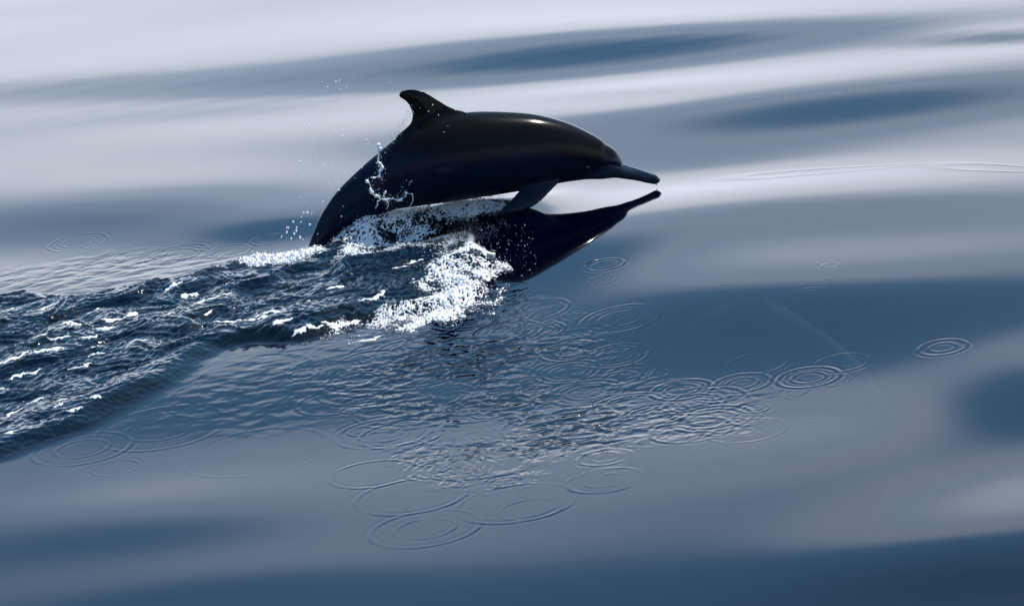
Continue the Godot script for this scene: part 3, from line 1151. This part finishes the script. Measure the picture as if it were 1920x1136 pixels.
func build_foam() -> void:
	make_blob()
	blob = blob_mesh()
	patchy = wave_noise(9.0, 3, 33)
	lacy = wave_noise(34.0, 2, 35)
	bubbly = wave_noise(55.0, 1, 34, FastNoiseLite.TYPE_CELLULAR)
	foam_mat = StandardMaterial3D.new()
	foam_mat.albedo_color = lin(0.78, 0.79, 0.80)
	foam_mat.vertex_color_use_as_albedo = true
	foam_mat.backlight_enabled = true
	foam_mat.backlight = Color(0.75, 0.75, 0.75)
	foam_mat.roughness = 0.35
	foam_mat.metallic_specular = 0.4
	drop_mat = StandardMaterial3D.new()
	drop_mat.albedo_color = lin(0.80, 0.83, 0.86)
	drop_mat.backlight_enabled = true
	drop_mat.backlight = Color(0.75, 0.75, 0.75)
	drop_mat.roughness = 0.12
	drop_mat.metallic_specular = 0.5
	thin_mat = foam_mat.duplicate()
	thin_mat.backlight_enabled = false
	thin_mat.transparency = BaseMaterial3D.TRANSPARENCY_ALPHA
	thin_mat.albedo_color = Color(0.93, 0.95, 0.97, 0.55)
	froth("breaking_foam", "thick white foam breaking at the front of the wake below the dolphin", f_nose, -0.06, 0.014, 9000, 0.09, foam_mat)
	froth("trailing_foam", "thin torn foam trailing left from the foot of the breaking foam", f_trail, -0.62, 0.010, 1600, 0.08, foam_mat)
	froth("tail_foam", "bright white foam heaped on the water left of the tail", f_tail, 0.12, 0.030, 3000, 0.04, foam_mat)
	froth("belly_froth", "bluish white froth on the wave directly under the belly", f_belly, -0.18, 0.012, 9000, 0.06, thin_mat, 0.8)
	# froth along the top edge of the wake
	var items := []
	var tints := PackedColorArray()
	var line := [Vector2(-1.25, -1.25), Vector2(-0.91, -1.14), Vector2(-0.53, -1.07), Vector2(-0.24, -0.98)]
	for k in 2200:
		var u := rng.randf() * 3.0
		var i := mini(int(u), 2)
		var p: Vector2 = line[i].lerp(line[i + 1], u - i)
		p += Vector2(rng.randfn() * 0.02, rng.randfn() * 0.035)
		if patchy.get_noise_2d(p.x * 0.5, p.y * 0.5) < -0.05 + 0.15 * rng.randf():
			continue
		var r := 0.0014 + 0.004 * pow(rng.randf(), 2.5)
		items.append([Vector3(p.x, water_h(p.x, p.y) + r * 0.4 + 0.008 * pow(rng.randf(), 3.0), p.y), lump(r)])
		tints.append(tint())
	tag(many("crest_froth", items, tints, foam_mat), "thin line of froth along the upper edge of the wake", "foam")
	# streaks
	var n := 0
	for s in STREAKS:
		var ang := rng.randf_range(-0.1, 0.6)
		var bend := rng.randf_range(-1.2, 1.2)
		var l: float = s[2] * 1.25
		var st := 0.0032
		var half := l * 0.6 + 0.03
		var w := int(2.0 * half / st)
		var dens := PackedFloat32Array()
		dens.resize(w * w)
		for j in w:
			for i in w:
				var p := Vector2((i - w * 0.5) * st, -(j - w * 0.5) * st)
				var u := (p.x * cos(ang) + p.y * sin(ang)) / l
				var v := -p.x * sin(ang) + p.y * cos(ang) - bend * l * 0.4 * (u * u - 0.08)
				var x: float = s[0] + p.x
				var z: float = s[1] - p.y
				v += 0.035 * patchy.get_noise_2d(x * 0.9 + 5.0, z * 0.9)
				var width := 0.010 + 0.07 * l * (0.6 + patchy.get_noise_2d(x * 0.8, z * 0.8))
				var q := 1.0 - absf(v) / maxf(width, 0.004) - pow(absf(u) * 2.0, 3.0)
				dens[j * w + i] = clampf(q, -1.0, 1.0) * 0.8 + 0.22 - absf(lacy.get_noise_2d(x * 0.8, z * 0.7)) * 1.1 + 0.3 * patchy.get_noise_2d(x * 2.0, z * 2.0)
		var m := mesh_node("foam_streak", foam_sheet(s[0] - w * 0.5 * st, s[1] - w * 0.5 * st, w, w, st, dens, 0.007, true), foam_mat)
		tag(m, streak_label(s[0], s[1], l), "foam", "foam streaks on the wake")
		n += 1
	# big bubbles
	var bm := StandardMaterial3D.new()
	bm.transparency = BaseMaterial3D.TRANSPARENCY_ALPHA
	bm.albedo_color = Color(0.9, 0.95, 1.0, 0.06)
	bm.roughness = 0.02
	for q in [[-0.256, -0.927, 0.033, "largest clear bubble standing on the upper edge of the breaking foam"], [-0.069, -0.692, 0.022, "clear bubble at the right tip of the breaking foam"], [-0.12, -0.60, 0.016, "small clear bubble low on the right side of the breaking foam"]]:
		var sp := SphereMesh.new()
		sp.radius = q[2]
		sp.height = q[2] * 2.0
		sp.radial_segments = 32
		sp.rings = 16
		var o := mesh_node("bubble", sp, bm)
		o.position = Vector3(q[0], water_h(q[0], q[1]) + q[2] * 0.45, q[1])
		tag(o, q[3], "bubble", "bubbles in the foam")


func streak_label(x: float, z: float, l: float) -> String:
	var size := "long" if l > 0.17 else "short" if l < 0.09 else "middling"
	var across := "at the left edge" if x < -2.15 else "in the left part" if x < -1.85 else "in the middle" if x < -1.25 else "left of the breaking foam" if x < -0.7 else "beside the breaking foam"
	var along := "high" if z < -0.45 else "halfway down" if z < 0.3 else "low"
	return "%s white foam streak %s on the wake, %s" % [size, along, across]


func build_spray() -> void:
	var sets := [
		[AIR, 0.10, 0.0029, "white water droplet flying in the air left of the fin above the tail", "droplets in the air behind the fin"],
		[TAILDROPS, 0.03, 0.0036, "white water droplet thrown up from the foam left of the tail", "droplets thrown up at the tail"],
		[FLANKDROPS, 0.0, 0.0018, "white water droplet flying close before the dark flank and fin", "droplets before the flank"],
	]
	var dm := SphereMesh.new()
	dm.radius = 1.0
	dm.height = 2.0
	dm.radial_segments = 14
	dm.rings = 7
	for s in sets:
		var a: Array = s[0]
		for k in range(0, a.size(), 2):
			var r: float = s[2] * rng.randf_range(0.65, 1.5)
			var off: float = rng.randf_range(-1.0, 1.0) * s[1]
			var o := mesh_node("water_droplet", dm, drop_mat)
			o.position = local(a[k], a[k + 1], 0.20 if s[1] == 0.0 else off)
			o.basis = Basis(Vector3.FORWARD, rng.randf_range(-0.5, 0.5)) * Basis.from_scale(Vector3(r, r * rng.randf_range(1.0, 1.6), r))
			tag(o, s[3], "droplet", s[4])
	# splashes on the flank
	tag(mesh_node("water_jet", joined_blobs(rope([[0.350, 0.510, 0.16, 0.010], [0.349, 0.497, 0.16, 0.011], [0.340, 0.459, 0.16, 0.006], [0.338, 0.425, 0.165, 0.006], [0.350, 0.398, 0.17, 0.010], [0.333, 0.365, 0.17, 0.006], [0.326, 0.344, 0.17, 0.008], [0.309, 0.346, 0.17, 0.006], [0.286, 0.354, 0.17, 0.006]], 0.5)), drop_mat), "upright white jet of water standing before the tail stock", "splash")
	var it := rope([[0.269, 0.336, 0.17, 0.009], [0.277, 0.304, 0.17, 0.004], [0.279, 0.273, 0.17, 0.009], [0.308, 0.248, 0.175, 0.006], [0.344, 0.228, 0.18, 0.007], [0.382, 0.220, 0.18, 0.005], [0.416, 0.217, 0.18, 0.006], [0.440, 0.230, 0.18, 0.006], [0.449, 0.249, 0.18, 0.009]], 0.7)
	it.append_array(rope([[0.344, 0.228, 0.18, 0.005], [0.347, 0.203, 0.18, 0.003], [0.337, 0.179, 0.18, 0.005]], 0.6))
	it.append_array(rope([[0.286, 0.188, 0.17, 0.002], [0.305, 0.229, 0.175, 0.0025], [0.333, 0.244, 0.18, 0.003], [0.347, 0.265, 0.18, 0.005]], 0.5))
	it.append_array(rope([[0.449, 0.249, 0.18, 0.003], [0.484, 0.231, 0.18, 0.0022], [0.475, 0.201, 0.18, 0.002], [0.458, 0.174, 0.18, 0.002]], 0.5))
	tag(mesh_node("splash_ribbon", joined_blobs(it), drop_mat), "ragged ribbon of white water curling across the rear flank", "splash")
	tag(mesh_node("water_drip", joined_blobs(rope([[1.776, 0.022, 0.0, 0.0015], [1.775, 0.008, 0.0, 0.0015], [1.774, 0.0035, 0.0, 0.004]], 0.2)), drop_mat), "tiny drip of water hanging from the tip of the beak", "drip")
	# fine spray nobody could count
	var items := []
	var tints := PackedColorArray()
	for k in 260:
		var t := rng.randf()
		var q := Vector2(lerpf(0.27, 0.47, t), 0.225 + 0.10 * pow(absf(t - 0.55) * 2.0, 2.0)) if rng.randf() < 0.65 else Vector2(0.335, lerpf(0.34, 0.52, t))
		q += Vector2(rng.randfn() * 0.014, rng.randfn() * 0.016 - absf(rng.randfn()) * 0.012)
		var r := 0.0006 + 0.0016 * pow(rng.randf(), 3.0)
		items.append([local(q.x, q.y, 0.175 + rng.randfn() * 0.01), Basis.from_scale(Vector3(r, r * rng.randf_range(1.0, 2.5), r))])
		tints.append(tint())
	tag(many("flank_spray", items, tints, foam_mat), "fine white spray breaking off the splashes before the rear flank", "spray")
	items = []
	tints = PackedColorArray()
	for k in 1300:
		var t := rng.randf()
		var x := lerpf(0.30, 0.57, t)
		var y := lerpf(0.435, 0.62, t * t) + absf(rng.randfn()) * 0.022
		if rng.randf() < 0.45:
			x = rng.randf_range(-0.1, 0.6)
			y = 0.15 + rng.randf() * 0.75
			if y < 0.75 * x + 0.12:
				continue
		var r := 0.0006 + 0.0014 * pow(rng.randf(), 3.0)
		items.append([local(x, y, rng.randfn() * 0.04), Basis.from_scale(Vector3(r, r * 1.4, r))])
		tints.append(tint())
	tag(many("fine_spray", items, tints, foam_mat), "mist of fine white spray drifting behind the back of the dolphin", "spray")
	items = []
	tints = PackedColorArray()
	for k in 11000:
		var t := pow(rng.randf(), 1.3)
		var x := lerpf(0.02, 0.95, t)
		var y := lerpf(-0.01, 0.135, pow(t, 0.75)) + rng.randfn() * 0.012 - absf(rng.randfn()) * 0.03
		var off := rng.randf_range(-0.02, 0.17)
		if patchy.get_noise_2d(x * 0.6 + y * 0.5, y * 2.0 - x * 0.4) < rng.randf() * 0.25 - 0.12:
			continue
		var r := 0.0005 + 0.0012 * pow(rng.randf(), 3.0)
		var dir := Basis(Vector3.BACK, -0.95 + rng.randfn() * 0.35)
		items.append([local(x, y - off * 0.2, off), Basis(Vector3.UP, deg_to_rad(YAW)) * dir * Basis.from_scale(Vector3(r, r * rng.randf_range(1.0, 5.0), r))])
		tints.append(tint())
	tag(many("belly_spray", items, tints, foam_mat), "bluish white spray streaming off the belly and tail stock", "spray")
	items = []
	tints = PackedColorArray()
	for k in 260:
		var x := rng.randf_range(-0.45, 0.15)
		var z := rng.randf_range(-1.25, -0.3)
		var r := 0.0008 + 0.002 * pow(rng.randf(), 3.0)
		items.append([Vector3(x, water_h(x, z) + 0.01 + absf(rng.randfn()) * 0.03, z), Basis.from_scale(Vector3(r, r, r))])
		tints.append(tint())
	tag(many("foam_spatter", items, tints, foam_mat), "spatter of tiny droplets jumping above the breaking foam", "spray")
